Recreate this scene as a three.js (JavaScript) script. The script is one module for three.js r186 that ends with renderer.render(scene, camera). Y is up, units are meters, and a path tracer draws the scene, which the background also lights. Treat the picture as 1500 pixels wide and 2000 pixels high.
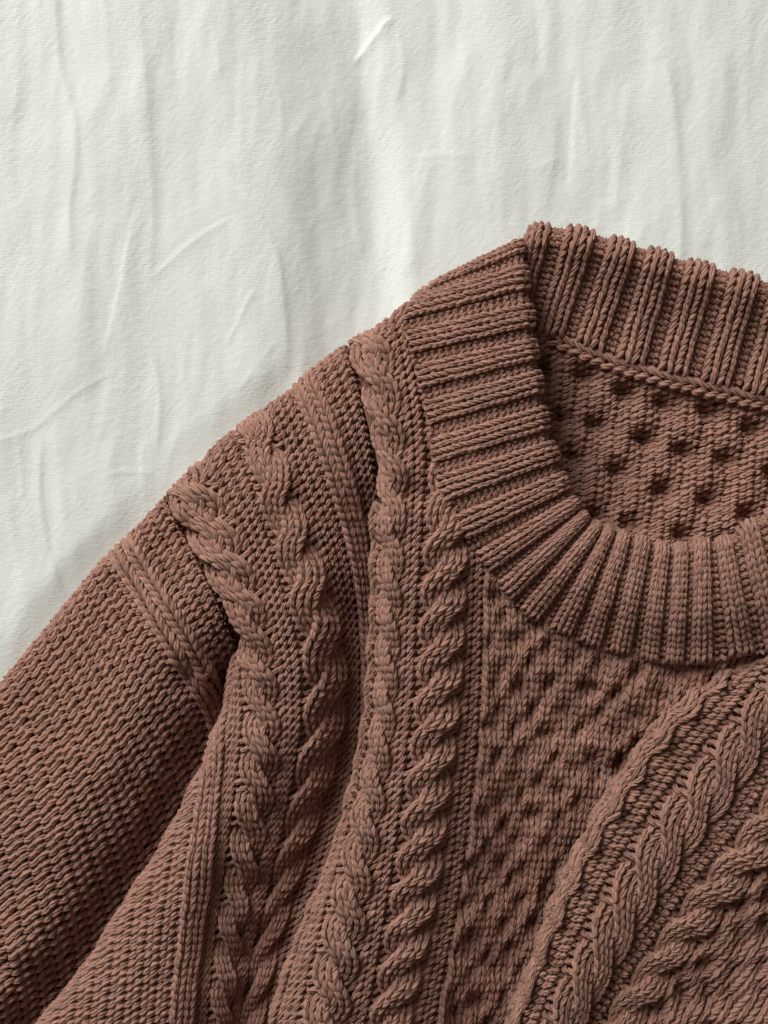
import * as THREE from 'three';
import { RectAreaLightUniformsLib } from 'three/addons/lights/RectAreaLightUniformsLib.js';
import { ImprovedNoise } from 'three/addons/math/ImprovedNoise.js';

// ---------------------------------------------------------------- camera, light, exposure
const K = 0.00025;                 // one layout unit = 0.25 mm (frame is 1500 x 2000 units at sheet level)
const D = 0.5;                     // camera height above the sheet
const scene = new THREE.Scene();
const camera = new THREE.PerspectiveCamera(2 * Math.atan(0.25 / D) * 180 / Math.PI, 0.75, 0.01, 20);
camera.position.set(0, D, 0);
camera.up.set(0, 0, -1);
camera.lookAt(0, 0, 0);
const renderer = new THREE.WebGLRenderer({ antialias: true });
renderer.toneMapping = THREE.LinearToneMapping;
renderer.toneMappingExposure = 1.0;
renderer.shadowMap.enabled = true;
RectAreaLightUniformsLib.init();
scene.background = new THREE.Color().setRGB(0.092, 0.077, 0.064);     // dim room around the bed
const windowLight = new THREE.RectAreaLight(new THREE.Color().setRGB(0.95, 1.0, 0.98), 13.4, 1.8, 1.8);
windowLight.position.set(-1.5, 1.45, -2.15);
windowLight.lookAt(0, 0, 0);
scene.add(windowLight);

// ---------------------------------------------------------------- helpers
let seed = 12345;
const rnd = () => { seed = (seed * 1664525 + 1013904223) >>> 0; return seed / 4294967296; };
const hash = (a, b, c = 0) => { let h = Math.imul(a | 0, 374761393) + Math.imul(b | 0, 668265263) + Math.imul(c | 0, 974634241); h = Math.imul(h ^ (h >>> 13), 1274126177); return ((h ^ (h >>> 16)) >>> 0) / 4294967296; };
const noise = new ImprovedNoise();
const clamp = (x, a, b) => Math.min(b, Math.max(a, x));
const smooth = (a, b, x) => { const t = clamp((x - a) / (b - a), 0, 1); return t * t * (3 - 2 * t); };
const mix = (a, b, t) => a + (b - a) * t;
function world(x, y, h) { const s = (D - h * K) / D; return [(x - 750) * K * s, h * K, (y - 1000) * K * s]; }
function catmull(p0, p1, p2, p3, t) { const t2 = t * t, t3 = t2 * t; return 0.5 * (2 * p1 + (p2 - p0) * t + (2 * p0 - 5 * p1 + 4 * p2 - p3) * t2 + (3 * p1 - p0 - 3 * p2 + p3) * t3); }
function densify(pts, step = 6) {                       // a smooth curve through points
  const out = [], n = pts.length, g = (i) => pts[clamp(i, 0, n - 1)];
  for (let i = 0; i < n - 1; i++) {
    const a = g(i - 1), b = g(i), c = g(i + 1), d = g(i + 2), m = Math.max(2, Math.ceil(Math.hypot(c[0] - b[0], c[1] - b[1]) / step));
    for (let k = 0; k < m; k++) out.push(b.map((_, q) => catmull(a[q], b[q], c[q], d[q], k / m)));
  }
  out.push(pts[n - 1].slice());
  return out;
}
function nearest(poly, x, y) {                          // nearest point of a polyline: [distance signed (+ on its right side when walking), px, py, along]
  let best = 1e18, bx = 0, by = 0, sg = 1, al = 0;
  for (let i = 0; i < poly.length - 1; i++) {
    const [ax, ay] = poly[i], [cx, cy] = poly[i + 1], dx = cx - ax, dy = cy - ay, L = dx * dx + dy * dy;
    const t = clamp(((x - ax) * dx + (y - ay) * dy) / L, 0, 1), qx = ax + dx * t, qy = ay + dy * t, d = (x - qx) ** 2 + (y - qy) ** 2;
    if (d < best) { best = d; bx = qx; by = qy; sg = dx * (y - ay) - dy * (x - ax) >= 0 ? 1 : -1; al = (i + t) / (poly.length - 1); }
  }
  return [Math.sqrt(best) * sg, bx, by, al];
}
function inside(poly, x, y) { let c = false; for (let i = 0, j = poly.length - 1; i < poly.length; j = i++) { const [xi, yi] = poly[i], [xj, yj] = poly[j]; if ((yi > y) !== (yj > y) && x < (xj - xi) * (y - yi) / (yj - yi) + xi) c = !c; } return c; }
function thinPlate(points) {                            // smooth height through scattered [x, y, h]
  const n = points.length, N = n + 3, A = [], S = 1000, U = (r2) => r2 > 0 ? r2 * Math.log(r2) : 0;
  for (let i = 0; i < N; i++) A.push(new Float64Array(N + 1));
  points.forEach(([x, y, h], i) => {
    points.forEach(([a, b], j) => { A[i][j] = U(((x - a) ** 2 + (y - b) ** 2) / S / S); });
    A[i][i] += 0.00002;
    A[i][n] = A[n][i] = 1; A[i][n + 1] = A[n + 1][i] = x / S; A[i][n + 2] = A[n + 2][i] = y / S; A[i][N] = h;
  });
  for (let c = 0; c < N; c++) {
    let p = c; for (let r = c + 1; r < N; r++) if (Math.abs(A[r][c]) > Math.abs(A[p][c])) p = r;
    [A[c], A[p]] = [A[p], A[c]];
    for (let r = c + 1; r < N; r++) { const f = A[r][c] / A[c][c]; if (f) for (let k = c; k <= N; k++) A[r][k] -= f * A[c][k]; }
  }
  const w = new Float64Array(N);
  for (let r = N - 1; r >= 0; r--) { let s = A[r][N]; for (let k = r + 1; k < N; k++) s -= A[r][k] * w[k]; w[r] = s / A[r][r]; }
  return (x, y) => { let s = w[n] + w[n + 1] * x / S + w[n + 2] * y / S; for (let i = 0; i < n; i++) s += w[i] * U(((x - points[i][0]) ** 2 + (y - points[i][1]) ** 2) / S / S); return s; };
}

// ---------------------------------------------------------------- materials
function dataTexture(size, fill, srgb) {
  const d = new Uint8Array(size * size * 4);
  for (let y = 0; y < size; y++) for (let x = 0; x < size; x++) { const c = fill(x / size, y / size, x, y), o = (y * size + x) * 4; d[o] = clamp(c[0], 0, 255); d[o + 1] = clamp(c[1], 0, 255); d[o + 2] = clamp(c[2], 0, 255); d[o + 3] = 255; }
  const t = new THREE.DataTexture(d, size, size, THREE.RGBAFormat);
  t.wrapS = t.wrapT = THREE.RepeatWrapping; t.magFilter = THREE.LinearFilter; t.minFilter = THREE.LinearMipmapLinearFilter; t.generateMipmaps = true; t.needsUpdate = true;
  if (srgb) t.colorSpace = THREE.SRGBColorSpace;
  return t;
}
function tileNoise(u, v, fu, fv, z) {                   // noise that tiles over the unit square
  const a = u * fu, b = v * fv, n = (x, y) => noise.noise(x, y, z);
  return mix(mix(n(a, b), n(a - fu, b), u), mix(n(a, b - fv), n(a - fu, b - fv), u), v);
}
// yarn: fibres lying along the plies; u runs along the yarn (one tile = 12 mm), v round it
const TWIST = 1;
const PLY_N = 4;
const yarnBump = dataTexture(256, (u, v) => { const b = 128 + 70 * tileNoise(v, u, 44, 5, 3.3) + 45 * tileNoise(v, u, 90, 12, 5.3); return [b, b, b]; });
const yarnColour = dataTexture(256, (u, v) => {
  const fib = tileNoise(v, u, 48, 4, 8.1), h = tileNoise(v, u, 8, 2, 1.7), l = 1 + 0.24 * fib + 0.10 * (hash(Math.floor(v * PLY_N) % PLY_N, 7) - 0.5);
  return [214 * l * (1 + 0.06 * h), 210 * l * (1 - 0.03 * h), 208 * l * (1 - 0.02 * h)];
}, true);
const yarn = new THREE.MeshPhysicalMaterial({ color: new THREE.Color().setRGB(0.545, 0.294, 0.229), map: yarnColour, bumpMap: yarnBump, bumpScale: 0.0005, roughness: 0.95, vertexColors: true, sheen: 0.18, sheenRoughness: 0.6, sheenColor: new THREE.Color().setRGB(0.6, 0.40, 0.32), specularIntensity: 0.3, side: THREE.DoubleSide });
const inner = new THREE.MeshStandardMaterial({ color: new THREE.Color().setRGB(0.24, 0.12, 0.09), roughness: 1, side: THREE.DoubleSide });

// ---------------------------------------------------------------- mesh builder for knitted yarn
const SEG = 12, PLIES = 4, LAY = 0.021;                // four plies, one turn every 21 mm
const ring = []; for (let k = 0; k < PLIES; k++) for (const [o, rr, tilt] of [[0, 0.86, -0.75], [0.5, 1.03, 0], [1, 0.86, 0.75]]) ring.push([(k + o) / PLIES * Math.PI * 2, rr, tilt, (k + o) / PLIES]);
class Builder {
  constructor() { this.p = []; this.n = []; this.uv = []; this.c = []; this.i = []; this.count = 0; }
  tube(rings) {                                        // rings: {p, a, b, r, s, c}
    const base = this.count, W = ring.length;
    for (const g of rings) { const tw = TWIST * g.s / LAY * Math.PI * 2; for (const [t0, rr, tilt, v] of ring) {
      const t = t0 + tw, ca = Math.cos(t), sa = Math.sin(t), cn = Math.cos(t + tilt), sn = Math.sin(t + tilt), r = g.r * rr;
      this.p.push(g.p[0] + (g.a[0] * ca + g.b[0] * sa) * r, g.p[1] + (g.a[1] * ca + g.b[1] * sa) * r, g.p[2] + (g.a[2] * ca + g.b[2] * sa) * r);
      this.n.push(g.a[0] * cn + g.b[0] * sn, g.a[1] * cn + g.b[1] * sn, g.a[2] * cn + g.b[2] * sn); this.uv.push(g.s / 0.012, v); this.c.push(g.c[0], g.c[1], g.c[2]); this.count++;
    } }
    for (let r = 0; r < rings.length - 1; r++) for (let k = 0; k < PLIES; k++) for (let e = 0; e < 2; e++) { const a = base + r * W + k * 3 + e, b = a + 1, c = a + W, d = c + 1; this.i.push(a, b, c, b, d, c); }
  }
  build(name, parent) {
    const g = new THREE.BufferGeometry();
    g.setAttribute('position', new THREE.Float32BufferAttribute(this.p, 3)); g.setAttribute('normal', new THREE.Float32BufferAttribute(this.n, 3));
    g.setAttribute('uv', new THREE.Float32BufferAttribute(this.uv, 2)); g.setAttribute('color', new THREE.Float32BufferAttribute(this.c, 3)); g.setIndex(this.i);
    const m = new THREE.Mesh(g, yarn); m.name = name; m.castShadow = m.receiveShadow = true; parent.add(m); return m;
  }
}
const FUZZ = 0.38, fuzz = [];
// a piece of fabric: a base surface sampled on a grid of (wale u, row v)
class Fabric {
  constructor(u0, u1, v0, v1, surface, du = 0.25, dv = 0.5) {
    Object.assign(this, { u0, v0, du, dv }); this.nu = Math.ceil((u1 - u0) / du) + 1; this.nv = Math.ceil((v1 - v0) / dv) + 1;
    const n = this.nu * this.nv; this.P = new Float64Array(n * 3); this.N = new Float64Array(n * 3); this.L = new Array(n);
    for (let j = 0; j < this.nv; j++) for (let i = 0; i < this.nu; i++) { const q = surface(u0 + i * du, v0 + j * dv), o = j * this.nu + i; this.L[o] = q; const w = world(q[0], q[1], q[2]); this.P.set(w, o * 3); }
    let up = 0; const a = new THREE.Vector3(), b = new THREE.Vector3(), at = (i, j) => (clamp(j, 0, this.nv - 1) * this.nu + clamp(i, 0, this.nu - 1)) * 3;
    for (let j = 0; j < this.nv; j++) for (let i = 0; i < this.nu; i++) {
      const l = at(i - 1, j), r = at(i + 1, j), t = at(i, j - 1), d = at(i, j + 1), P = this.P;
      a.set(P[r] - P[l], P[r + 1] - P[l + 1], P[r + 2] - P[l + 2]); b.set(P[d] - P[t], P[d + 1] - P[t + 1], P[d + 2] - P[t + 2]);
      b.cross(a).normalize(); this.N.set([b.x, b.y, b.z], at(i, j)); up += b.y;
    }
    if (up < 0) for (let i = 0; i < this.N.length; i++) this.N[i] *= -1;   // the face of the fabric looks up
  }
  at(u, v, z, out) {
    const fi = clamp((u - this.u0) / this.du, 0, this.nu - 1.001), fj = clamp((v - this.v0) / this.dv, 0, this.nv - 1.001), i = Math.floor(fi), j = Math.floor(fj), a = fi - i, b = fj - j;
    const o = (j * this.nu + i) * 3, o2 = o + this.nu * 3, w0 = (1 - a) * (1 - b), w1 = a * (1 - b), w2 = (1 - a) * b, w3 = a * b, P = this.P, N = this.N, zz = z * K;
    for (let q = 0; q < 3; q++) out[q] = P[o + q] * w0 + P[o + 3 + q] * w1 + P[o2 + q] * w2 + P[o2 + 3 + q] * w3 + zz * (N[o + q] * w0 + N[o + 3 + q] * w1 + N[o2 + q] * w2 + N[o2 + 3 + q] * w3);
  }
  layout(u, v) { const i = clamp(Math.round((u - this.u0) / this.du), 0, this.nu - 1), j = clamp(Math.round((v - this.v0) / this.dv), 0, this.nv - 1); return this.L[j * this.nu + i]; }
  sheet(z, keep) {                                      // the plain layer behind the loops
    const p = [], ix = [], id = new Int32Array(this.nu * this.nv).fill(-1), o = [0, 0, 0];
    const vid = (i, j) => { const n = j * this.nu + i; if (id[n] < 0) { this.at(this.u0 + i * this.du, this.v0 + j * this.dv, z, o); id[n] = p.length / 3; p.push(...o); } return id[n]; };
    const si = Math.round(0.5 / this.du);
    for (let j = 0; j + 1 < this.nv; j++) for (let i = 0; i + si < this.nu; i += si) {
      if (!keep(this.u0 + (i + 0.5 * si) * this.du, this.v0 + (j + 0.5) * this.dv)) continue;
      const a = vid(i, j), b = vid(i + si, j), c = vid(i, j + 1), d = vid(i + si, j + 1); ix.push(a, c, b, b, c, d);
    }
    const g = new THREE.BufferGeometry(); g.setAttribute('position', new THREE.Float32BufferAttribute(p, 3)); g.setIndex(ix); g.computeVertexNormals(); return g;
  }
}
// knit every course of a fabric. cell(i, j) -> {k: +1 knit / -1 purl, g: group key, f(v, lx, out) -> out = [u, z], w: loop width}
function knit(F, ua, ub, va, vb, cell, keep, groups, o = {}) {
  const { h = 0.96, d = 5.0, a = 0.19, r = 6.6, slant = 0.40, salt = 1 } = o;
  const A = [0, 0], B = [0, 0], A3 = [0, 0, 0], B3 = [0, 0, 0];
  for (let j = va; j < vb; j++) {
    let run = [];
    const flush = () => {
      if (run.length > 0) {
        const pts = [], tint = [], n = run.length;
        const warm = hash(j, salt, 5);
        for (let s = 0; s < n; s++) {
          const i = run[s], c = cell(i, j), cl = s > 0 ? cell(run[s - 1], j) : null, cr = s < n - 1 ? cell(run[s + 1], j) : null;
          const jx = (hash(i, j, salt) - 0.5) * 0.10, jv = (hash(i, j, salt + 1) - 0.5) * 0.10, jz = (hash(i, j, salt + 2) - 0.5) * 1.6, jh = 1 + (hash(i, j, salt + 3) - 0.5) * 0.14;
          for (let q = 0; q < SEG + (s === n - 1 ? 1 : 0); q++) {
            const t = q / SEG, th = t * Math.PI * 2, sw = Math.abs(t - 0.5) * 2, live = 1 - smooth(0.6, 1, sw);
            const k = c.k, lx = t - 0.5 + (k < 0 ? a * 0.62 : a) * Math.sin(2 * th);
            let y = h * Math.cos(th) * mix(1, jh, live);         // + is down the screen
            const sl = (k < 0 ? slant : slant * 0.25) * Math.sin(2 * th);
            y -= sl;
            let other = t < 0.25 ? cl : t > 0.75 ? cr : null, w = other ? 0.5 * smooth(0.5, 1, sw) : 0;
            const v = j + 0.5 + y + jv * live;
            c.f(v, lx + jx * live, A); const fl = o.flat ? o.flat(A[0], v) : 1; A[1] *= fl;
            const dep = k < 0 ? d * 1.36 : d * 1.1; const c2 = Math.cos(2 * th), bend = k < 0 ? Math.sign(c2) * Math.abs(c2) ** 0.75 : c2; let u = A[0], z = A[1] - k * dep * bend + jz * live;
            if (w > 0) { other.f(v, lx + (t < 0.5 ? 1 : -1), B); u = mix(u, B[0], w); z = mix(z, B[1] * fl + other.k * (-d * Math.cos(2 * th)), w); }
            const p = [0, 0, 0]; F.at(u, v, z, p); pts.push(p);
            const e = 0.92 + 0.18 * hash(i, j, salt + 9) * live + 0.09 * (1 - live) + 0.07 * noise.noise(i * 0.11 + salt, j * 0.9, 2.2), e2 = noise.noise(i * 0.16, j * 0.8 + salt, 5.1) * 0.09;
            tint.push([e * (1 + e2 * 0.5), e * (1 - e2 * 0.2), e * (1 - e2 * 0.4 + (warm - 0.5) * 0.06)]);
          }
        }
        const wide = run.map((i) => { F.at(i, j + 0.5, 0, A3); F.at(i + 1, j + 0.5, 0, B3); return clamp(Math.hypot(A3[0] - B3[0], A3[1] - B3[1], A3[2] - B3[2]) / K / 23, 0.74, 1.06); });
        const rings = []; let len = hash(j, salt, 11) * 0.05, nx = null; const T = new THREE.Vector3(), Nv = new THREE.Vector3(), Bv = new THREE.Vector3();
        for (let q = 0; q < pts.length; q++) {
          const p0 = pts[Math.max(0, q - 1)], p1 = pts[Math.min(pts.length - 1, q + 1)];
          T.set(p1[0] - p0[0], p1[1] - p0[1], p1[2] - p0[2]).normalize();
          if (!nx) nx = new THREE.Vector3(0, 1, 0);
          Nv.copy(nx).addScaledVector(T, -nx.dot(T)); if (Nv.lengthSq() < 1e-6) Nv.set(1, 0, 0).addScaledVector(T, -T.x); Nv.normalize(); nx.copy(Nv); Bv.crossVectors(T, Nv);
          if (q) len += Math.hypot(pts[q][0] - pts[q - 1][0], pts[q][1] - pts[q - 1][1], pts[q][2] - pts[q - 1][2]);
          const kr = cell(run[Math.min(n - 1, Math.floor(q / SEG))], j).k < 0 ? 0.95 : 1, fq = q / SEG - 0.5, q0 = clamp(Math.floor(fq), 0, n - 1), q1 = Math.min(n - 1, q0 + 1), wd = mix(wide[q0], wide[q1], clamp(fq - q0, 0, 1));
          rings.push({ p: pts[q], a: [Nv.x, Nv.y, Nv.z], b: [Bv.x, Bv.y, Bv.z], r: r * kr * wd * K * (1 + 0.10 * noise.noise(len * 160, j * 1.7, salt)), s: len, c: tint[q] });
        }
        for (let q = 0; q < rings.length; q++) if (rnd() < FUZZ) {
          const g = rings[q], t = rnd() * Math.PI * 2, ca = Math.cos(t), sa = Math.sin(t), o = [0, 1, 2].map((m) => g.a[m] * ca + g.b[m] * sa);
          const nx = pts[Math.min(pts.length - 1, q + 1)], tl = Math.hypot(nx[0] - g.p[0], nx[1] - g.p[1], nx[2] - g.p[2]) || 1, tx = [0, 1, 2].map((m) => (nx[m] - g.p[m]) / tl * 1.6), side = rnd() < 0.5 ? -1 : 1, len = (5 + 11 * rnd() * rnd()) * K * 1.2, bend = (rnd() - 0.5) * 1.6, lift = 0.25 + 0.75 * rnd(), wv = rnd() * 0.5;
          fuzz.push([g.p.map((c, m) => c + o[m] * g.r * 0.92), [0, 1, 2].map((m) => o[m] * lift + tx[m] * side * (1.1 - lift)), [0, 1, 2].map((m) => (g.a[m] * -sa + g.b[m] * ca) * bend - o[m] * wv), len, g.c]);
        }
        let st = 0;
        for (let s = 1; s <= n; s++) if (s === n || cell(run[s], j).g !== cell(run[st], j).g) {
          const key = cell(run[st], j).g; if (!groups.has(key)) groups.set(key, new Builder());
          groups.get(key).tube(rings.slice(st * SEG, s * SEG + 1)); st = s;
        }
      }
      run = [];
    };
    for (let i = ua; i < ub; i++) { if (keep(i + 0.5, j + 0.5)) run.push(i); else flush(); }
    flush();
  }
}
// stitch patterns
const plain = (i, k, g, z = 0) => ({ k, g, f: (v, lx, o) => { o[0] = i + 0.5 + lx; o[1] = z; } });
function cable(c0, n, strands, j, i, g, P, { kind = 'rope', amp = 8, base = 1.5, fill = 1.1, dir = 1, phase = 0 } = {}) {
  const S = strands, half = n / S, ctr = c0 + n / 2;
  const lat = (s, v) => {
    if (kind === 'rope') { const f = Math.PI * v / P + Math.PI * s + phase, c = Math.cos(f), q = Math.sign(c) * Math.abs(c) ** 0.8; return [dir * -q * n / 5, amp * Math.sin(f)]; }
    if (kind === 'plait') { const f = Math.PI * v / P + 2 * Math.PI * s / S, c = Math.cos(f); return [-dir * Math.sign(c) * Math.abs(c) ** 0.85 * (n / 2 - 1.5), amp * Math.sin(f)]; }
    const f = 2 * Math.PI * (v / P + s / S) + phase; return [dir * Math.sin(f) * n / 3.1, amp * Math.sin(2 * f)];
  };
  const order = []; for (let s = 0; s < S; s++) order.push([lat(s, j + 0.5)[0], s]); order.sort((x, y) => x[0] - y[0]);
  const slot = Math.floor((i - c0) / half), q = (i - c0) - slot * half, s = order[slot][1];
  return { k: 1, g, f: (v, lx, o) => { const [x, z] = lat(s, v), e = q + 0.5 + lx - half / 2; o[0] = ctr + x + e * fill; o[1] = base + z - 1.3 * e * e; } };
}

// ---------------------------------------------------------------- the sweater
const sweater = new THREE.Group(); sweater.name = 'sweater'; scene.add(sweater);
sweater.userData = { label: 'chunky cable-knit sweater in reddish brown wool with ribbed collar on the white sheet', category: 'sweater' };
const part = (name) => { const g = new THREE.Group(); g.name = name; sweater.add(g); return g; };
const ROW = 16;

// --- the body lies in four folded-over pieces of one fabric; key wales are curves seen from above: [wale, y, row * ROW there, points]
const keyed = (list) => list.map(([u, yr, vr, pts]) => {
  const c = densify(pts, 5), s = [0]; for (let i = 1; i < c.length; i++) s.push(s[i - 1] + Math.hypot(c[i][0] - c[i - 1][0], c[i][1] - c[i - 1][1]));
  let k = c.findIndex((p) => p[1] >= yr); if (k < 0) k = c.length - 1;
  return { u, c, s: s.map((x) => (x - s[k] + vr) / ROW) };
});
const sleeveKeys = keyed([
  [-17, 1500, 1405, [[-330, 1230], [-250, 1450], [-190, 1650], [-140, 1850], [-90, 2140]]],
  [-8.5, 1500, 1452, [[-20, 1160], [80, 1380], [140, 1560], [185, 1750], [220, 1900], [250, 2120]]],
  [0, 1300, 1300, [[150, 1000], [225, 1110], [300, 1235], [365, 1345], [408, 1430], [445, 1510], [490, 1620], [560, 1800]]],
  [2, 1300, 1302, [[205, 955], [285, 1085], [345, 1180], [405, 1290], [445, 1375], [482, 1460], [530, 1580], [600, 1760]]],
  [5, 1300, 1304, [[265, 890], [330, 985], [380, 1080], [428, 1180], [470, 1280], [515, 1380], [560, 1480], [660, 1700]]],
]);
const E0 = [[398, 1430], [398, 1500], [383, 1600], [362, 1720], [345, 1850], [322, 2100]], E2 = [[442, 1390], [438, 1480], [425, 1600], [408, 1720], [390, 1850], [365, 2100]];
const middleKeys = keyed([
  [-12, 1700, 1690, [[20, 1300], [10, 1500], [-2, 1700], [-22, 1900], [-40, 2100]]],
  [-6, 1700, 1695, [[205, 1300], [200, 1450], [190, 1640], [170, 1850], [140, 2100]]],
  [0, 1600, 1598, [[390, 1250], [397, 1340], ...E0]],
  [2, 1600, 1602, [[420, 1220], [438, 1300], ...E2]],
  [5, 1300, 1304, [[265, 890], [330, 985], [380, 1080], [428, 1180], [462, 1280], [476, 1380], [468, 1480], [452, 1600], [436, 1720], [418, 1850], [395, 2100]]],
  [9, 1300, 1304, [[365, 840], [425, 950], [475, 1060], [513, 1160], [535, 1260], [547, 1360], [548, 1460], [530, 1580], [500, 1720], [470, 1850], [435, 2100]]],
  [12, 1300, 1302, [[425, 780], [475, 880], [505, 980], [535, 1080], [562, 1180], [588, 1280], [590, 1400], [575, 1500], [550, 1620], [520, 1750], [488, 1880], [450, 2100]]],
  [16, 1300, 1300, [[492, 740], [547, 850], [579, 950], [614, 1050], [644, 1150], [667, 1250], [675, 1350], [662, 1450], [629, 1580], [591, 1700], [547, 1850], [497, 2100]]],
  [19, 1300, 1300, [[530, 700], [585, 790], [622, 890], [652, 980], [678, 1080], [696, 1180], [704, 1290], [704, 1400], [690, 1520], [660, 1650], [620, 1800], [590, 1930], [550, 2100]]],
  [21, 1300, 1300, [[585, 665], [638, 780], [670, 870], [697, 970], [716, 1080], [728, 1180], [740, 1290], [745, 1400], [735, 1520], [710, 1650], [675, 1800], [645, 1930], [600, 2100]]],
  [24, 1300, 1300, [[640, 600], [690, 720], [716, 830], [733, 930], [750, 1030], [768, 1150], [785, 1270], [795, 1390], [790, 1500], [770, 1620], [736, 1750], [702, 1880], [660, 2100]]],
]);
const rightKeys = keyed([
  [16, 1600, 1600, [[600, 1000], [600, 1300], [575, 1500], [545, 1620], [520, 1750], [480, 1880], [420, 2100]]],
  [19, 1600, 1600, [[640, 850], [668, 1000], [668, 1200], [660, 1350], [640, 1500], [612, 1620], [584, 1740], [545, 1880], [478, 2100]]],
  [21, 1600, 1600, [[665, 800], [700, 950], [702, 1100], [698, 1230], [690, 1350], [668, 1500], [642, 1620], [612, 1740], [572, 1880], [510, 2100]]],
  [24, 1300, 1300, [[640, 600], [690, 720], [716, 830], [733, 930], [738, 1030], [738, 1150], [735, 1270], [728, 1390], [708, 1500], [678, 1620], [644, 1750], [612, 1880], [556, 2100]]],
  [28, 1300, 1300, [[735, 560], [770, 680], [787, 800], [795, 900], [794, 1000], [790, 1100], [785, 1200], [780, 1320], [770, 1440], [756, 1550], [737, 1680], [717, 1800], [696, 1920], [655, 2100]]],
  [30, 1300, 1300, [[784, 560], [809, 700], [826, 800], [834, 900], [829, 1000], [822, 1100], [816, 1200], [812, 1320], [800, 1440], [787, 1550], [771, 1680], [752, 1800], [732, 1920], [694, 2100]]],
  [34, 1300, 1300, [[877, 600], [904, 750], [917, 880], [917, 980], [913, 1080], [907, 1200], [903, 1300], [893, 1420], [879, 1550], [864, 1680], [844, 1800], [819, 1920], [779, 2100]]],
  [36, 1300, 1300, [[990, 900], [965, 1000], [947, 1120], [943, 1250], [937, 1400], [923, 1550], [905, 1700], [879, 1850], [830, 2100]]],
  [46, 1600, 1600, [[1220, 1000], [1205, 1130], [1188, 1250], [1172, 1360], [1150, 1480], [1130, 1600], [1108, 1740], [1085, 1870], [1040, 2140]]],
  [56, 1600, 1560, [[1500, 1130], [1462, 1250], [1432, 1360], [1402, 1480], [1376, 1600], [1350, 1740], [1320, 1870], [1265, 2140]]],
]);
const foldKeys = keyed([
  [-6, 1600, 1600, [[1380, 1090], [1300, 1240], [1200, 1350], [1110, 1480], [1040, 1600], [980, 1740], [930, 1860], [850, 2100]]],
  [0, 1600, 1515, [[1490, 1180], [1450, 1262], [1362, 1345], [1285, 1418], [1208, 1530], [1138, 1650], [1086, 1770], [1044, 1880], [964, 2110]]],
  [2, 1600, 1480, [[1506, 1200], [1468, 1288], [1376, 1372], [1294, 1455], [1216, 1565], [1146, 1685], [1091, 1805], [1043, 1925], [966, 2120]]],
  [4, 1600, 1425, [[1546, 1200], [1501, 1300], [1424, 1400], [1338, 1505], [1256, 1612], [1182, 1730], [1121, 1850], [1069, 1960], [996, 2130]]],
  [10, 1600, 1330, [[1648, 1200], [1598, 1300], [1520, 1430], [1435, 1560], [1348, 1670], [1268, 1790], [1198, 1900], [1068, 2130]]],
  [12, 1600, 1270, [[1652, 1250], [1602, 1350], [1530, 1480], [1442, 1620], [1352, 1730], [1267, 1850], [1192, 1960], [1092, 2140]]],
  [16, 1600, 1190, [[1724, 1300], [1674, 1400], [1594, 1560], [1494, 1690], [1394, 1810], [1304, 1920], [1184, 2140]]],
  [26, 1800, 1150, [[2000, 1500], [1900, 1600], [1750, 1800], [1620, 1950], [1500, 2200]]],
]);
function along(w, v) {
  const s = w.s, n = s.length; let i = v <= s[0] ? 0 : v >= s[n - 1] ? n - 2 : 0;
  if (v > s[0] && v < s[n - 1]) { let a = 0, b = n - 1; while (b - a > 1) { const m = (a + b) >> 1; if (s[m] > v) b = m; else a = m; } i = a; }
  const t = (v - s[i]) / (s[i + 1] - s[i]); return [mix(w.c[i][0], w.c[i + 1][0], t), mix(w.c[i][1], w.c[i + 1][1], t)];
}
function hermite(x, X, Y) {                              // smooth across keys
  const n = X.length; let i = 0; while (i < n - 2 && x > X[i + 1]) i++;
  const sl = (k) => (Y[k + 1] - Y[k]) / (X[k + 1] - X[k]), m = (k) => k <= 0 ? sl(0) : k >= n - 1 ? sl(n - 2) : (sl(k - 1) * (X[k + 1] - X[k]) + sl(k) * (X[k] - X[k - 1])) / (X[k + 1] - X[k - 1]);
  const hh = X[i + 1] - X[i], t = (x - X[i]) / hh; if (t < 0) return Y[0] + m(0) * (x - X[0]); if (t > 1) return Y[n - 1] + m(n - 1) * (x - X[n - 1]);
  const t2 = t * t, t3 = t2 * t; return (2 * t3 - 3 * t2 + 1) * Y[i] + (t3 - 2 * t2 + t) * hh * m(i) + (3 * t2 - 2 * t3) * Y[i + 1] + (t3 - t2) * hh * m(i + 1);
}
const outline = densify([[-160, 1510], [-80, 1430], [0, 1345], [60, 1275], [130, 1190], [200, 1105], [260, 1048], [330, 972], [395, 905], [440, 862], [500, 815], [570, 768], [625, 718], [690, 672], [740, 645], [790, 603], [860, 545], [940, 490]], 10);
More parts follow.
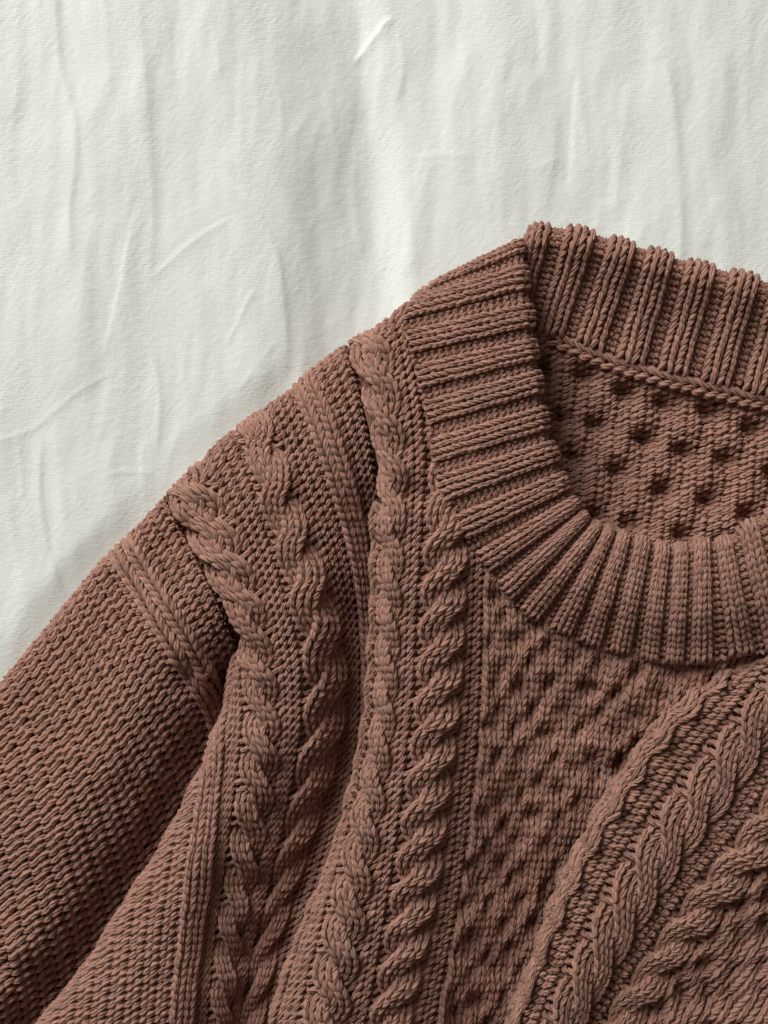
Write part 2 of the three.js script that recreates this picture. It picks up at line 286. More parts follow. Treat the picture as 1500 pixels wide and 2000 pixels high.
// the three folds: the line where a fold stands over the fabric on its left; the third number says how far the fold has formed
const edgeSleeve = [[492, 1180, 0], [472, 1245, 0.55], [461, 1305, 1], [453, 1360, 1], [443, 1405, 1], [428, 1440, 1], [404, 1488, 1], [372, 1548, 1], [336, 1620, 1], [296, 1688, 1], [248, 1760, 1], [200, 1840, 1], [152, 1908, 1], [90, 1985, 1], [20, 2080, 1], [-40, 2170, 1]];
const edgeLong = [[700, 760, 0], [718, 850, 0.3], [731, 940, 0.7], [735, 1010, 1], [736, 1100, 1], [734, 1200, 1], [729, 1320, 1], [716, 1430, 1], [697, 1530, 1], [672, 1620, 1], [650, 1690, 1], [628, 1745, 1], [604, 1800, 1], [572, 1880, 1], [540, 1985, 1], [512, 2090, 1], [490, 2180, 1]];
const edgeRight = [[1620, 1200, 1], [1490, 1288, 1], [1440, 1318, 1], [1345, 1368, 1], [1283, 1412, 1], [1249, 1458, 1], [1222, 1503, 1], [1184, 1550, 1], [1153, 1612, 1], [1119, 1677, 1], [1084, 1750, 1], [1065, 1807, 1], [1041, 1872, 1], [1015, 1937, 1], [965, 2070, 1], [930, 2180, 1]];
const uneven = (c, amp, per, k) => c.map(([x, y, f]) => { const t = (x * 0.5 - y) / per; return [x + amp * (Math.sin(t * 6.283) * 0.6 + noise.noise(t * 1.7, k, 0.5)), y, f]; });
const lines = new Map([[edgeSleeve, 3.5, 120], [edgeLong, 4, 80], [edgeRight, 6, 76]].map(([e, amp, per], k) => [e, uneven(densify(e, 8), amp, per, k)]));
function beside(line, list, top = 0) {                            // heights at given offsets from a fold line: [offset, height]; + is right of the line
  const c = densify(line, 5), out = []; let acc = 30;
  for (let i = 1; i < c.length - 1; i++) {
    acc += Math.hypot(c[i][0] - c[i - 1][0], c[i][1] - c[i - 1][1]); if (acc < 58) continue; acc = 0; if (c[i][2] < 0.97 || c[i][1] < top) continue;
    const dx = c[i + 1][0] - c[i - 1][0], dy = c[i + 1][1] - c[i - 1][1], L = Math.hypot(dx, dy);
    for (const [o, h] of list) out.push([c[i][0] + dy / L * o, c[i][1] - dx / L * o, typeof h === 'function' ? h(c[i][1]) : h]);
  }
  return out;
}
const rim = densify([[-60, 1480, 58], [40, 1370, 62], [170, 1215, 62], [300, 1080, 60], [430, 945, 60], [560, 845, 60], [690, 745, 62], [790, 680, 66], [880, 620, 70]], 90);
const sleeveHeight = thinPlate([...rim, ...beside(edgeSleeve, [[-130, 90], [-78, 64], [-38, 26], [-4, 8], [40, 5]]),
  [0, 1560, 84], [120, 1420, 88], [220, 1300, 90], [290, 1380, 98], [230, 1500, 102], [140, 1640, 100], [40, 1740, 88], [0, 1880, 58], [-60, 2000, 26], [345, 1290, 92], [345, 1010, 72], [385, 1080, 84], [428, 1180, 88], [380, 1230, 88], [400, 1320, 76]]);
const middleHeight = thinPlate([...rim, ...beside(edgeSleeve, [[4, 92], [38, 100], [90, 104]]), ...beside(edgeLong, [[-80, (y) => mix(58, 24, smooth(1350, 1700, y))], [-44, (y) => mix(24, 9, smooth(1300, 1600, y))], [0, 6], [50, 5]], 1160), [700, 1000, 48], [706, 1095, 34], [655, 1100, 68], [640, 1010, 75], [760, 1050, 10], [770, 950, 30],
  [345, 1010, 72], [385, 1080, 84], [428, 1180, 90], [410, 1080, 88], [460, 1180, 96], [500, 1280, 98], [515, 1390, 98], [515, 1500, 94], [360, 1780, 100], [300, 1920, 98], [420, 1720, 84], [400, 1860, 72], [385, 1980, 70], [480, 1620, 82], [465, 1740, 60], [450, 1860, 44], [440, 2000, 34],
  [515, 900, 76], [545, 1000, 88], [585, 1100, 96], [612, 1210, 98], [620, 1310, 94], [600, 1410, 88], [575, 1530, 72], [535, 1650, 66], [500, 1780, 54], [462, 1920, 44], [610, 830, 70], [650, 930, 76], [700, 930, 62], [690, 750, 63], [716, 830, 62]]);
const rightHeight = thinPlate([...rim, ...beside(edgeLong, [[4, 118], [26, 130], [52, 134]]), ...beside(edgeRight, [[-64, 26], [-26, 8], [4, 5], [60, 5]], 1480), [1300, 1372, 74], [1345, 1345, 88], [1400, 1310, 96], [1480, 1270, 98], [1262, 1405, 56],
  [690, 750, 63], [735, 720, 72], [716, 830, 64], [755, 820, 92], [740, 930, 84], [768, 930, 112], [768, 1050, 124],
  ...densify([[870, 1000, 106], [865, 1120, 118], [860, 1250, 126], [850, 1380, 130], [830, 1520, 130], [812, 1650, 126], [790, 1780, 120], [765, 1900, 114], [730, 2060, 108]], 90),
  [840, 850, 84], [830, 740, 74], [810, 960, 100], [940, 1180, 86], [945, 1300, 84], [955, 1420, 80], [1060, 1430, 42], [1140, 1420, 26], [932, 1560, 80], [1000, 1570, 48], [905, 1700, 80], [965, 1710, 42], [882, 1850, 76], [935, 1860, 36], [842, 2000, 72], [893, 2010, 30], [1040, 1260, 68], [1110, 1330, 48],
  [920, 1010, 88], [1000, 1120, 84], [1090, 1190, 80], [1190, 1240, 84], [1300, 1260, 90], [1400, 1250, 94], [1230, 1340, 74], [1320, 1320, 84]]);
const foldHeight = thinPlate([...beside(edgeRight, [[0, 116], [30, 128], [64, 128]]),
  ...densify([[1520, 1420, 118], [1420, 1520, 118], [1330, 1640, 116], [1255, 1760, 112], [1185, 1880, 108], [1110, 2040, 104]], 110),
  ...densify([[1560, 1560, 112], [1470, 1660, 106], [1380, 1780, 96], [1290, 1900, 86], [1200, 2050, 80]], 110),
  [1540, 1740, 84], [1460, 1840, 70], [1380, 1960, 58], [1560, 1960, 80], [1480, 2080, 62]]);
// a piece of the body: key wales, height, fold line over which its left side rolls down
function draped(keys, height, edge, R, topRoll = true) {
  const U = keys.map((w) => w.u), EDGE = 46, back = edge && lines.get(edge).slice().reverse();
  return (u, v) => {
    const q = keys.map((w) => along(w, v)); let x = hermite(u, U, q.map((p) => p[0])), y = hermite(u, U, q.map((p) => p[1])), drop = 0, th = 0, th2 = 0, h = null, f = 0;
    const roll = (line, rad, k) => {
      const [d, px, py] = nearest(line, x, y); if (d >= rad) return 0;
      const t = (rad - d) / rad * k, a = line === outline ? Math.min(t, 2.6) : Math.min(t, Math.PI / 2), hang = line === outline ? 0 : Math.max(0, t - Math.PI / 2) * rad, nx = d !== 0 ? (x - px) / d : 0, ny = d !== 0 ? (y - py) / d : 0, inn = rad * (1 - Math.sin(a)) * k + (1 - k) * d;
      if (h === null) h = height(px + nx * rad * 0.9, py + ny * rad * 0.9);
      x = px + nx * inn; y = py + ny * inn; drop += (rad * (1 - Math.cos(a)) + hang) * k; return t;
    };
    if (topRoll) th = roll(outline, EDGE, 1);
    if (edge) { const c = lines.get(edge), [d, , , al] = nearest(c, x, y); f = c[clamp(Math.round(al * (c.length - 1)), 0, c.length - 1)][2]; f = smooth(0, 1, f); if (-d < R && f > 0.02) th2 = roll(back, R, f); }
    if (h === null) h = height(x, y);
    return [x, y, Math.max(4, h - drop), th, th2, f];
  };
}

// --- collar ribs: seam point, edge point, heights (seam, edge)
const ribs = [
  [-8, 905, 575, 990, 525, 6, 8], [-4, 885, 568, 1002, 497, 30, 52], [0, 856, 559, 1001, 489, 66, 88], [4, 800, 606, 1005, 548, 66, 118], [8, 806, 668, 1015, 622, 80, 132], [12, 822, 735, 1022, 687, 86, 138], [16, 840, 805, 1032, 750, 90, 140], [20, 851, 880, 1043, 822, 96, 140],
  [24, 864, 953, 1060, 888, 104, 140], [28, 903, 1027, 1082, 948, 104, 138], [32, 948, 1094, 1104, 994, 98, 136], [36, 990, 1150, 1124, 1022, 94, 134], [40, 1034, 1195, 1153, 1044, 86, 132], [44, 1096, 1228, 1180, 1054, 86, 130], [48, 1153, 1252, 1211, 1066, 88, 130],
  [52, 1210, 1268, 1250, 1077, 93, 130], [56, 1268, 1282, 1290, 1088, 98, 130], [60, 1317, 1288, 1329, 1090, 110, 130], [64, 1366, 1288, 1370, 1080, 114, 132], [68, 1448, 1272, 1415, 1078, 116, 132], [72, 1515, 1266, 1464, 1046, 116, 134], [76, 1575, 1250, 1520, 1020, 116, 136], [80, 1640, 1220, 1580, 1000, 116, 136],
];
const rK = ribs.map((r) => r[0]), rib = (u, n) => hermite(u, rK, ribs.map((r) => r[n]));
const CROWS = 15, CR = 17;
function collarSurface(u, v) {
  const sx = rib(u, 1), sy = rib(u, 2), ex = rib(u, 3), ey = rib(u, 4), sh = rib(u, 5), eh = rib(u, 6), L = Math.hypot(ex - sx, ey - sy), dx = (ex - sx) / L, dy = (ey - sy) / L;
  const t = v / CROWS;
  if (t <= 1) { const b = smooth(-0.1, 0.45, t); return [mix(sx, ex, t), mix(sy, ey, t), mix(sh, eh, Math.pow(Math.max(t, 0), 0.8)) + 16 * Math.sin(Math.PI * clamp(t, 0, 1)) * b - (t < 0 ? 60 * -t : 0)]; }
  const a = (v - CROWS) * L / CROWS, th = a / CR, over = Math.max(0, th - Math.PI / 2);
  if (th < Math.PI / 2) return [ex + dx * CR * Math.sin(th), ey + dy * CR * Math.sin(th), eh - CR * (1 - Math.cos(th))];
  return [ex + dx * (CR - over * 2), ey + dy * (CR - over * 2), eh - CR - over * CR];
}
const seamLine = []; for (let u = -2; u <= 80; u += 1) seamLine.push([rib(u, 1), rib(u, 2)]);
const cover = [], hole = [];                             // where the collar hides the body
for (let u = -2; u <= 80; u += 2) cover.push([mix(rib(u, 1), rib(u, 3), 0.16), mix(rib(u, 2), rib(u, 4), 0.16)]);
cover.push([1900, 900], [1900, 300], [1000, 300]);
for (let u = 78; u >= 0; u -= 2) hole.push([mix(rib(u, 1), rib(u, 3), 0.55), mix(rib(u, 2), rib(u, 4), 0.55)]);
hole.push([1003, 440], [1900, 440], [1900, 1000]);

// --- back collar (seen from inside) and back panel
const backRibs = [[-4, 968, 640, 1012, 492, 30, 56], [0, 1002, 640, 1046, 470, 34, 80], [4, 1075, 650, 1128, 478, 40, 88], [8, 1150, 674, 1208, 500, 44, 88], [12, 1230, 705, 1282, 521, 46, 88], [16, 1312, 724, 1362, 545, 48, 86], [20, 1395, 748, 1447, 565, 50, 86], [24, 1475, 766, 1525, 588, 50, 84], [28, 1555, 792, 1605, 612, 50, 84], [32, 1635, 815, 1690, 640, 50, 84]];
const bK = backRibs.map((r) => r[0]), brib = (u, n) => hermite(u, bK, backRibs.map((r) => r[n]));
const BROWS = 14, BR = 22;
function backCollarSurface(u, v) {                       // v runs from the seam up to the edge
  const sx = brib(u, 1), sy = brib(u, 2), ex = brib(u, 3), ey = brib(u, 4), sh = brib(u, 5), eh = brib(u, 6), L = Math.hypot(ex - sx, ey - sy), dx = (ex - sx) / L, dy = (ey - sy) / L, t = v / BROWS;
  if (t <= 1) return [mix(sx, ex, t), mix(sy, ey, t), mix(sh, eh, t) - 10 * Math.sin(Math.PI * clamp(t, 0, 1))];
  const th = (v - BROWS) * L / BROWS / BR, a = Math.min(th, 2.6);
  return [ex + dx * BR * Math.sin(a), ey + dy * BR * Math.sin(a), Math.max(4, eh - BR * (1 - Math.cos(a)))];
}
const seamBack = densify([[960, 640, 30], [1045, 652, 40], [1100, 670, 50], [1150, 692, 54], [1200, 712, 56], [1270, 733, 58], [1375, 760, 60], [1450, 778, 60], [1500, 790, 60], [1600, 820, 60]], 5);
function backSurface(u, v) {                             // u: wale from the left, v: row from the seam downwards
  const x = 930 + u * 27 + (v - 15) * -1.2, top = 640 + (x > 1000 ? (x - 1000) * 0.285 : 0) + 6, y = top + v * 13.6;
  return [x, y, 32 - 12 * Math.sin(Math.PI * clamp(v / 26, 0, 1)) * smooth(930, 1200, x) - smooth(1200, 1020, x) * 10 + 5 * noise.noise(x / 90, y / 90, 4.4)];
}

// ---------------------------------------------------------------- knitting it
const frame = (x, y) => x > -130 && x < 1630 && y < 2130 && y > 380;
const bodyParts = { sleeve: part('sleeve'), front_panel: part('front_panel') };
const sd = (line, x, y) => -nearest(lines.get(line), x, y)[0];             // + on the right of a fold line
function piece(F, u0, u1, v0, v1, zones, make, keep, salt, layerDepth = -9) {
  const cache = new Map(), groups = new Map();
  const cell = (i, j) => { const key = i * 1000 + j; let c = cache.get(key); if (!c) { const z = zones.find((q) => i >= q[0] && i < q[1]); cache.set(key, c = make(i, j, z)); } return c; };
  const ok = (u, v) => { const q = F.layout(u, v); return q[3] < 2.1 && q[4] < 4.2 && frame(q[0], q[1]) && !inside(cover, q[0], q[1]) && keep(u, v, q); };
  knit(F, u0, u1, v0, v1, cell, ok, groups, { salt, flat: (u, v) => 1 - 0.75 * smooth(0.15, 1.1, F.layout(u, v)[3]) });
  for (const [key, b] of groups) { const [p, n] = key.split('|'); b.build(n, bodyParts[p]); }
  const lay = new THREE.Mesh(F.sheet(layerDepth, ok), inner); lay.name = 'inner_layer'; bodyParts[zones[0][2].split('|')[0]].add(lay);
}
const simple = (i, j, z) => z[2].includes('purl') ? plain(i, -1, z[2], -4.5) : plain(i, 1, z[2], 5);
piece(new Fabric(-17, 6, 50, 138, draped(sleeveKeys, sleeveHeight, null, 0)), -17, 5, 51, 137, [[-17, 0, 'sleeve|purl_ground|0'], [0, 2, 'sleeve|knit_rib|0'], [2, 5, 'sleeve|purl_ground|1']], simple, (u, v, q) => sd(edgeSleeve, q[0], q[1]) < 34, 3);
piece(new Fabric(-12, 25, 38, 138, draped(middleKeys, middleHeight, edgeSleeve, 30)), -12, 24, 39, 137, [[-12, 0, 'sleeve|purl_ground|2'], [0, 2, 'sleeve|knit_rib|1'], [2, 5, 'sleeve|purl_ground|3'], [5, 9, 'sleeve|rope_cable|0'], [9, 12, 'sleeve|purl_ground|4'], [12, 16, 'sleeve|rope_cable|1'], [16, 19, 'sleeve|purl_ground|5'], [19, 21, 'sleeve|knit_rib|2'], [21, 24, 'sleeve|purl_ground|6']],
  (i, j, z) => z[0] === 5 ? cable(5, 4, 2, j, i, z[2], 4.7, { dir: 1, phase: 0.5 }) : z[0] === 12 ? cable(12, 4, 2, j, i, z[2], 6.2, { dir: -1 }) : simple(i, j, z),
  (u, v, q) => (u > 5 || q[5] > 0.99) && sd(edgeLong, q[0], q[1]) < 34, 4);
const honey = (i, j, z) => ({ k: 1, g: z[2], f: (v, lx, o) => {           // raised ropes round staggered hollows
  const e = i + 0.5 + lx, q = e + 0.3 * Math.sin(v * 0.7 + i * 1.3); let du = 0, dz = 0; const b0 = Math.round(v / 2.7);
  for (let b = b0 - 2; b <= b0 + 2; b++) { const off = (b & 1) * 1.35, a0 = Math.round((q - off) / 2.7); for (let a = a0 - 1; a <= a0 + 1; a++) {
    const cu = a * 2.7 + off + (hash(a, b, 31) - 0.5) * 0.9, cv = b * 2.7 + (hash(a, b, 32) - 0.5) * 1.6, s = 0.45 + 0.75 * hash(a, b, 33), x = q - cu, y = (v - cv) * 0.62, g = Math.exp(-(x * x * 2.4 + y * y * 1.5)); dz -= 19 * s * g; du += 0.7 * s * x * g; } }
  o[0] = e + du; o[1] = 7 + dz - 4 * lx * lx; } });
piece(new Fabric(16, 57, 32, 138, draped(rightKeys, rightHeight, edgeLong, 26)), 16, 56, 33, 137, [[16, 19, 'front_panel|purl_ground|0'], [19, 21, 'front_panel|knit_rib|0'], [21, 24, 'front_panel|purl_ground|1'], [24, 28, 'front_panel|rope_cable|0'], [28, 30, 'front_panel|purl_ground|2'], [30, 34, 'front_panel|rope_cable|1'], [34, 36, 'front_panel|purl_ground|3'], [36, 56, 'front_panel|honeycomb_cable|0']],
  (i, j, z) => z[0] === 24 ? cable(24, 4, 2, j, i, z[2], 5, { dir: 1, phase: 1 }) : z[0] === 30 ? cable(30, 4, 2, j, i, z[2], 4.7, { dir: -1, phase: 2 }) : z[0] === 36 ? honey(i, j, z) : simple(i, j, z),
  (u, v, q) => (u > 24 || (q[5] > 0.99 && (q[1] > 1610 || q[4] > 1.5))) && sd(edgeRight, q[0], q[1]) < 34, 5);
piece(new Fabric(-6, 26, 60, 150, draped(foldKeys, foldHeight, edgeRight, 17, false)), -6, 25, 61, 149, [[-6, 0, 'front_panel|purl_ground|4'], [0, 2, 'front_panel|knit_rib|1'], [2, 4, 'front_panel|purl_ground|5'], [4, 10, 'front_panel|braided_cable|0'], [10, 12, 'front_panel|purl_ground|6'], [12, 16, 'front_panel|rope_cable|3'], [16, 25, 'front_panel|honeycomb_cable|1']],
  (i, j, z) => z[0] === 0 ? { k: 1, g: z[2], f: (v, lx, o) => { const c = Math.sin(2 * Math.PI * v / 5); o[0] = i + 0.5 + lx * 1.12 + 0.26 * c; o[1] = 8 + 6 * Math.sin(2 * Math.PI * v / 5 + 1) - 3 * (i + lx - 0.5) ** 2; } } : z[0] === 4 ? cable(4, 6, 3, j, i, z[2], 8, { kind: 'plait', dir: 1, amp: 9, base: 2, fill: 1.4 }) : z[0] === 12 ? cable(12, 4, 2, j, i, z[2], 5.2, { dir: -1, phase: 2 }) : z[0] === 16 ? honey(i, j, z) : simple(i, j, z),
  () => true, 6);
const ribWarp = (i, pf) => { const m = ((i % 4) + 4) % 4, b = i - m, kw = 2 - pf; return m < 2 ? [b + m * kw, kw] : [b + 2 * kw + (m - 2) * pf, pf]; };
function ribCells(pf, zk, zp, prefix) {                    // two knit, two purl; knit pair centred on u = 4k
  return (i) => {
    const m = (((i + 1) % 4) + 4) % 4, knitted = m < 2, [b, w] = ribWarp(i + 1, pf), n = Math.floor((i + 1) / 4), sh = (2 - pf);
    return { k: knitted ? 1 : -1, g: prefix + (knitted ? 'knit_rib|' : 'purl_gully|') + n, f: (v, lx, o) => { o[0] = b - sh + (lx + 0.5) * w; const e = knitted ? (m - 1) + 0.5 + lx : 0; o[1] = knitted ? zk - 4 * e * e : zp; } };
  };
}
{
  const F = new Fabric(-9, 81, -1, CROWS + 7, collarSurface);
  const keep = (u, v) => { const q = F.layout(u, v); return frame(q[0], q[1]); };
  const groups = new Map(), P = part('collar');
  const rc = ribCells(0.66, 7, -4, 'collar|'), cache = new Map(), cell = (i) => { let c = cache.get(i); if (!c) cache.set(i, c = rc(i)); return c; };
  knit(F, -7, 79, 0, CROWS + 5, cell, keep, groups, { salt: 21, slant: 0.08 });
  for (const [key, b] of groups) b.build(key.split('|')[1], P);
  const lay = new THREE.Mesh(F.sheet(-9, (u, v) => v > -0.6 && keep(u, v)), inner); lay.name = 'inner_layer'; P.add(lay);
}
{
  const F = new Fabric(-5, 33, -1, BROWS + 6, backCollarSurface);
  // seen from above, the loops of this side face up; rows run upwards so mirror the wale direction by knitting it as is
  const keep = (u, v) => { const q = F.layout(u, v); return frame(q[0], q[1]); };
  const groups = new Map(), P = part('back_collar');
  const rc = ribCells(0.62, 7, -5, 'collar|'), cache = new Map(), cell = (i) => { let c = cache.get(i); if (!c) cache.set(i, c = rc(i)); return c; };
  knit(F, -3, 31, 0, BROWS + 4, cell, keep, groups, { salt: 41, slant: 0.08 });
  for (const [key, b] of groups) b.build(key.split('|')[1], P);
  const lay = new THREE.Mesh(F.sheet(-9, keep), inner); lay.name = 'inner_layer'; P.add(lay);
}
{
  const S = seamBack, len = [0]; for (let i = 1; i < S.length; i++) len.push(len[i - 1] + Math.hypot(S[i][0] - S[i - 1][0], S[i][1] - S[i - 1][1]));
  const rows = Math.floor(len[len.length - 1] / 23);
  const F = new Fabric(-1, 2, 0, rows, (u, v) => {
    const s = v * 23; let i = len.findIndex((q) => q > s); if (i < 1) i = len.length - 1; const t = (s - len[i - 1]) / (len[i] - len[i - 1]), p = S[i - 1].map((q, n) => mix(q, S[i][n], t)), dx = S[i][0] - S[i - 1][0], dy = S[i][1] - S[i - 1][1], L = Math.hypot(dx, dy);
    return [p[0] + dy / L * (u - 0.5) * 30, p[1] - dx / L * (u - 0.5) * 30, p[2] - 9];
  }, 0.5, 0.5);
  for (let i = 0; i < F.N.length; i += 3) if (F.N[i + 1] < 0) { F.N[i] *= -1; F.N[i + 1] *= -1; F.N[i + 2] *= -1; }
  const groups = new Map(); knit(F, 0, 1, 1, rows - 1, (i) => plain(i, 1, 'seam', 1), () => true, groups, { salt: 55, r: 6.0, h: 0.72, d: 3, a: 0.25 });
  groups.get('seam').build('neck_seam', sweater);
}
{
  const F = new Fabric(-3, 26, -2, 34, backSurface);
  const pits = [];
  for (let a = -2; a < 14; a++) for (let b = -1; b < 7; b++) pits.push([a * 3.15 + (b & 1 ? 1.6 : 0) + 0.6 + (hash(a, b, 9) - 0.5) * 0.8, 4.0 + b * 6.2 + (hash(a, b, 8) - 0.5) * 1.5, 0.75 + 0.4 * hash(a, b, 4)]);
  const keep = (u, v) => { const q = F.layout(u, v); return frame(q[0], q[1]) && inside(hole, q[0], q[1]); };
  const cell = (i, j) => ({ k: -1, g: 'purl', f: (v, lx, o) => {
    let u = i + 0.5 + lx, z = 0, uu = u;
    for (const [a, b, s] of pits) { const du = (u - a), dv = (v - b) * 0.52, d2 = du * du + dv * dv; if (d2 < 4) { const e = Math.exp(-d2 * 1.9); z -= 32 * s * e; uu += du * 0.5 * e; } }
    o[0] = uu; o[1] = z + 8 + 3 * Math.sin(u * 2 + v * 0.5) ;
  } });
  const groups = new Map(), P = part('back_panel'); knit(F, -2, 25, -1, 33, cell, keep, groups, { salt: 61, d: 5 });
  groups.get('purl').build('purl_ground', P);
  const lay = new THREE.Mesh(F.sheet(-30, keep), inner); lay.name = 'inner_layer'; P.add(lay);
}

{
  const p = [], ix = [], c = [], S = 4, w = 0.055e-3; let n = 0;
  for (const [o, d, b, len, tint] of fuzz) {
    for (let k = 0; k <= S; k++) {
      const t = k / S, q = [0, 1, 2].map((m) => o[m] + len * (d[m] * t + b[m] * t * t)), e = w * (1 - 0.7 * t), x = -d[2], z = d[0], L = Math.hypot(x, z) || 1;
      p.push(q[0] + x / L * e, q[1], q[2] + z / L * e, q[0] - x / L * e, q[1], q[2] - z / L * e); c.push(...tint, ...tint);
      if (k < S) ix.push(n, n + 2, n + 1, n + 1, n + 2, n + 3); n += 2;
    }
  }
  const g = new THREE.BufferGeometry(); g.setAttribute('position', new THREE.Float32BufferAttribute(p, 3)); g.setAttribute('color', new THREE.Float32BufferAttribute(c, 3)); g.setIndex(ix); g.computeVertexNormals();
  const m = new THREE.Mesh(g, new THREE.MeshStandardMaterial({ color: new THREE.Color().setRGB(0.36, 0.19, 0.145), roughness: 0.8, vertexColors: true, side: THREE.DoubleSide })); m.name = 'fuzz'; m.userData.kind = 'stuff'; m.castShadow = m.receiveShadow = true; sweater.add(m);
}
// ---------------------------------------------------------------- the sheet
const creases = [
  // [points, half width left, half width right, height]
  [[[250, -200], [278, 60], [288, 200], [300, 420], [285, 600]], 60, 16, 6], [[[100, -150], [118, 110], [138, 190], [151, 255], [148, 330], [138, 420], [145, 560]], 44, 9, 5.5], [[[205, -100], [212, 80], [222, 200]], 16, 10, 2], [[[30, -100], [38, 120], [24, 320], [40, 520]], 40, 20, 3.2],
  [[[1290, 40], [1306, 130], [1321, 220], [1329, 340], [1331, 520], [1326, 640]], 60, 13, 6.5], [[[1128, 120], [1118, 230], [1111, 370]], 20, 7, -3.4], [[[1036, -100], [1050, 30], [1060, 150]], 40, 16, -5], [[[1090, 200], [1080, 330], [1060, 430]], 22, 10, 2.4],
  [[[420, 330], [490, 400], [528, 460], [548, 520], [559, 620], [564, 730]], 34, 5, 4], [[[268, 400], [252, 480], [232, 580], [203, 700]], 5, 26, 2.8], [[[270, 640], [300, 700], [312, 770], [311, 830], [303, 900]], 9, 6, 3], [[[500, 560], [470, 620], [440, 680]], 6, 9, 1.8],
  [[[86, 838], [80, 950], [93, 1050], [128, 1180], [140, 1240]], 22, 5, 4.2], [[[88, 840], [128, 915], [150, 960], [172, 1020]], 5, 12, 2.6], [[[34, 845], [42, 900], [48, 980]], 6, 5, 2.2], [[[-40, 870], [50, 846], [98, 815], [150, 770], [230, 722]], 7, 8, 1.8], [[[20, 960], [30, 1060], [60, 1180]], 18, 12, 2.4],
  [[[212, 925], [260, 922], [305, 927]], 4, 5, 1.7], [[[276, 860], [281, 950], [286, 1030]], 5, 5, 2], [[[690, 112], [720, 72], [768, 18]], 14, 7, 5], [[[450, 428], [380, 470], [290, 548]], 5, 12, 1.8], [[[545, 660], [500, 720], [470, 760]], 8, 8, 1.2],
  [[[1180, -40], [1240, 60], [1300, 120]], 10, 18, 2.4], [[[930, 60], [890, 180], [860, 330]], 24, 30, 3], [[[775, 30], [788, 110], [776, 190]], 9, 7, 2.6], [[[1182, 380], [1152, 490]], 10, 12, 1.8], [[[1425, 60], [1412, 250], [1432, 520]], 50, 30, 3.6],
  [[[450, -100], [462, 150], [442, 320]], 36, 30, -3.4], [[[180, 420], [160, 600], [150, 780]], 40, 24, 3.4], [[[400, 540], [380, 720]], 16, 18, 1.8], [[[1480, -50], [1460, 200], [1490, 420]], 30, 24, 3],
  [[[840, 280], [820, 420], [795, 540]], 30, 24, 3], [[[990, 150], [970, 280], [955, 430]], 30, 22, 2.6], [[[410, 10], [424, 90], [432, 160]], 5, 4, 1.5], [[[535, 140], [548, 200], [551, 270]], 5, 6, 1.6], [[[700, 220], [690, 360], [704, 500]], 12, 20, 3], [[[800, 300], [860, 296], [930, 300]], 6, 8, 1], [[[1040, 330], [1100, 300]], 8, 10, 1.2],
  [[[360, 820], [330, 900], [320, 960]], 12, 12, 1.8], [[[620, 90], [640, 200], [668, 330]], 10, 14, 1.6], [[[1230, 150], [1215, 300], [1205, 430]], 24, 18, 2.6], [[[1400, 380], [1380, 480]], 14, 12, 1.6],
].map(([p, l, r, a]) => { const c = densify(p, 14); let x0 = 1e9, x1 = -1e9, y0 = 1e9, y1 = -1e9; for (const q of c) { x0 = Math.min(x0, q[0]); x1 = Math.max(x1, q[0]); y0 = Math.min(y0, q[1]); y1 = Math.max(y1, q[1]); } const m = 3 * Math.max(l, r); return { c, l, r, a, box: [x0 - m, x1 + m, y0 - m, y1 + m] }; });
function sheetHeight(x, y) {
  let h = 0;
  for (const q of creases) {
    if (x < q.box[0] || x > q.box[1] || y < q.box[2] || y > q.box[3]) continue;
    const [d, , , t] = nearest(q.c, x, y), w = d > 0 ? q.l : q.r, e = Math.abs(d) / w;   // walking down the picture, + is the left of it
    if (e > 3) continue;
    h += 0.52 * q.a * (0.55 * Math.exp(-1.7 * e) + 0.45 * Math.exp(-e * e)) * smooth(0, 0.2, t) * smooth(1, 0.8, t);
  }
  const q = x - 25 * Math.sin(y / 260) - 14 * noise.noise(y / 160, 2.2, 0.4) - 0.06 * y;
  h += 14 - 44 * smooth(430, 705, q) + 15 * smooth(676, 760, q) + 0.022 * Math.max(0, q - 745);
  const wx = x + 30 * noise.noise(x / 140, y / 200, 9.1), wy = y;
  h += 7 * noise.noise(wx / 190, wy / 620, 1.3) + 3.3 * noise.noise(wx / 72, wy / 260, 5.7) + 1.1 * noise.noise(wx / 27, wy / 90, 2.2);
  const rg = 1 - Math.abs(noise.noise(wx / 95, wy / 260, 7.7)) * 2.6; if (rg > 0.55) h += 0.7 * (rg - 0.55);
  h += 0.3 * noise.noise(x / 10, y / 13, 3.1);
  return h;
}
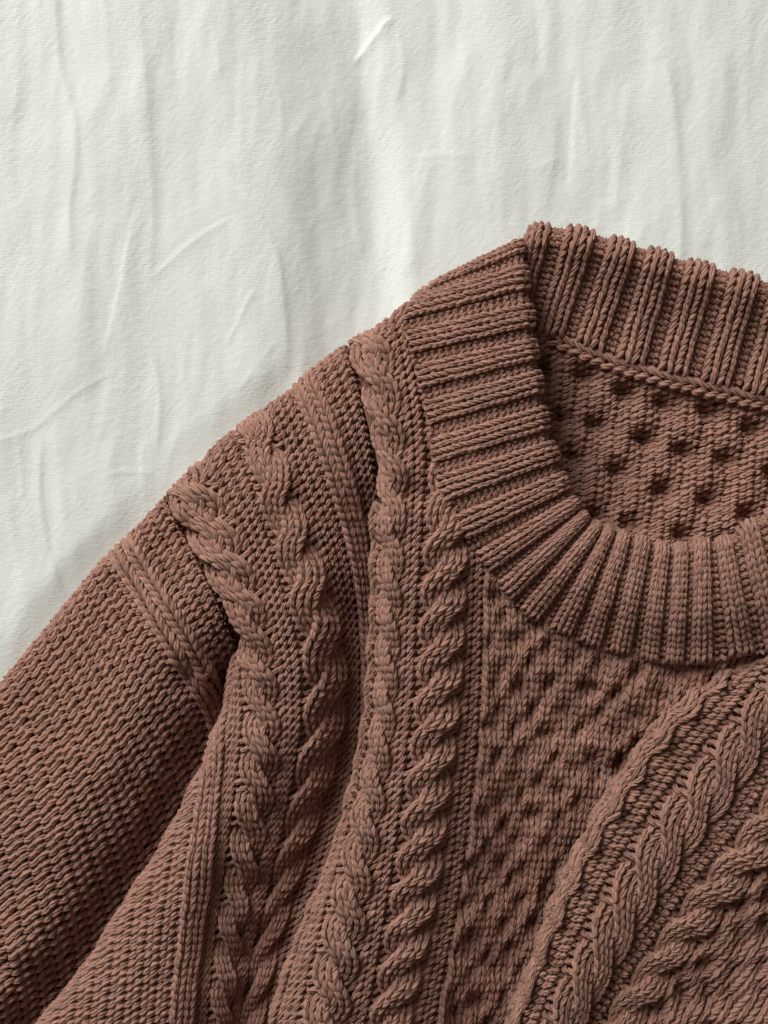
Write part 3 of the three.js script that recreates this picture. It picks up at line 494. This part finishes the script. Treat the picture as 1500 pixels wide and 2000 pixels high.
{
  const fullLine = [...outline.filter((p, i) => i % 3 === 0).map((p) => p.slice(0, 2)), [1010, 465], [1060, 445], [1133, 460], [1282, 500], [1447, 545], [1605, 590], [2000, 700]].map(([x, y]) => [x + 9, y + 15]), footprint = [...fullLine, [2200, 700], [2200, 2600], [-600, 2600], [-600, 1900]];
  const nx = 440, ny = 440, x0 = -220, x1 = 1720, y0 = -240, y1 = 1700, p = [], uv = [], ix = [], deep = [];
  const put = (x, y, h) => { p.push((x - 750) * K, h * K, (y - 1000) * K); uv.push((x - 750) * K / 0.06, (y - 1000) * K / 0.06); };
  for (let j = 0; j <= ny; j++) for (let i = 0; i <= nx; i++) {
    const x = mix(x0, x1, i / nx), y = mix(y0, y1, j / ny), into = inside(footprint, x, y), d = Math.abs(nearest(fullLine, x, y)[0]), under = into ? 1 : smooth(90, 0, d);
    deep.push(into && d > 70); const h = under >= 1 ? 0 : sheetHeight(x, y);
    put(x, y, (under >= 1 ? -8 : mix(h, Math.min(h, 4), under)) - 8);
  }
  const W = nx + 1; for (let j = 0; j < ny; j++) for (let i = 0; i < nx; i++) { const a = j * W + i; if (deep[a] && deep[a + 1] && deep[a + W] && deep[a + W + 1]) continue; ix.push(a, a + W, a + 1, a + 1, a + W, a + W + 1); }
  const low = p.length / 3; put(-700, 400, -70); put(2200, 400, -70); put(2200, 2600, -70); put(-700, 2600, -70); ix.push(low, low + 3, low + 1, low + 1, low + 3, low + 2);   // under the sweater
  const g = new THREE.BufferGeometry(); g.setAttribute('position', new THREE.Float32BufferAttribute(p, 3)); g.setAttribute('uv', new THREE.Float32BufferAttribute(uv, 2)); g.setIndex(ix); g.computeVertexNormals();
  const weave = dataTexture(1024, (u, v) => {
    const n1 = tileNoise(u, v, 34, 30, 1.1), n2 = tileNoise(u, v, 75, 68, 2.1), n3 = tileNoise(u, v, 160, 150, 4.1), th = Math.sin(u * Math.PI * 2 * 150) * Math.sin(v * Math.PI * 2 * 150), sl = tileNoise(u, v, 12, 110, 6.2);
    const b = 128 + 62 * n1 + 34 * n2 + 18 * n3 + 12 * th + 46 * sl; return [b, b, b];
  });
  const cloth = new THREE.MeshPhysicalMaterial({ color: new THREE.Color().setRGB(0.86, 0.858, 0.808), roughness: 0.95, bumpMap: weave, bumpScale: 0.00023, sheen: 0.2, sheenRoughness: 0.7, specularIntensity: 0.25 });
  const m = new THREE.Mesh(g, cloth); m.name = 'bed_sheet'; m.receiveShadow = m.castShadow = true; m.userData = { label: 'rumpled white cotton bed sheet spread out under the brown sweater', category: 'bed sheet' }; scene.add(m);
}
// ---------------------------------------------------------------- stray fibres
function strand(name, label, category, pts, r, colour) {
  const g = new THREE.TubeGeometry(new THREE.CatmullRomCurve3(pts.map((q) => new THREE.Vector3(...world(...q)))), 40, r, 5, false), m = new THREE.Mesh(g, new THREE.MeshStandardMaterial({ color: new THREE.Color().setRGB(...colour), roughness: 0.6 }));
  m.name = name; m.userData = { label, category }; m.castShadow = m.receiveShadow = true; scene.add(m);
}
strand('hair', 'fine dark hair lying on the white sheet at the edge of the shoulder', 'hair', [[552, 716, 0], [572, 717, 3], [590, 713, 5], [612, 711, 10], [634, 716, 16]], 0.05e-3, [0.05, 0.035, 0.03]);
strand('lint_fibre', 'tiny pale lint fibre on the ribs at the lower left of the collar', 'lint', [[1062, 1096, 136], [1074, 1097, 139], [1086, 1094, 138]], 0.10e-3, [0.62, 0.56, 0.52]);
renderer.render(scene, camera);
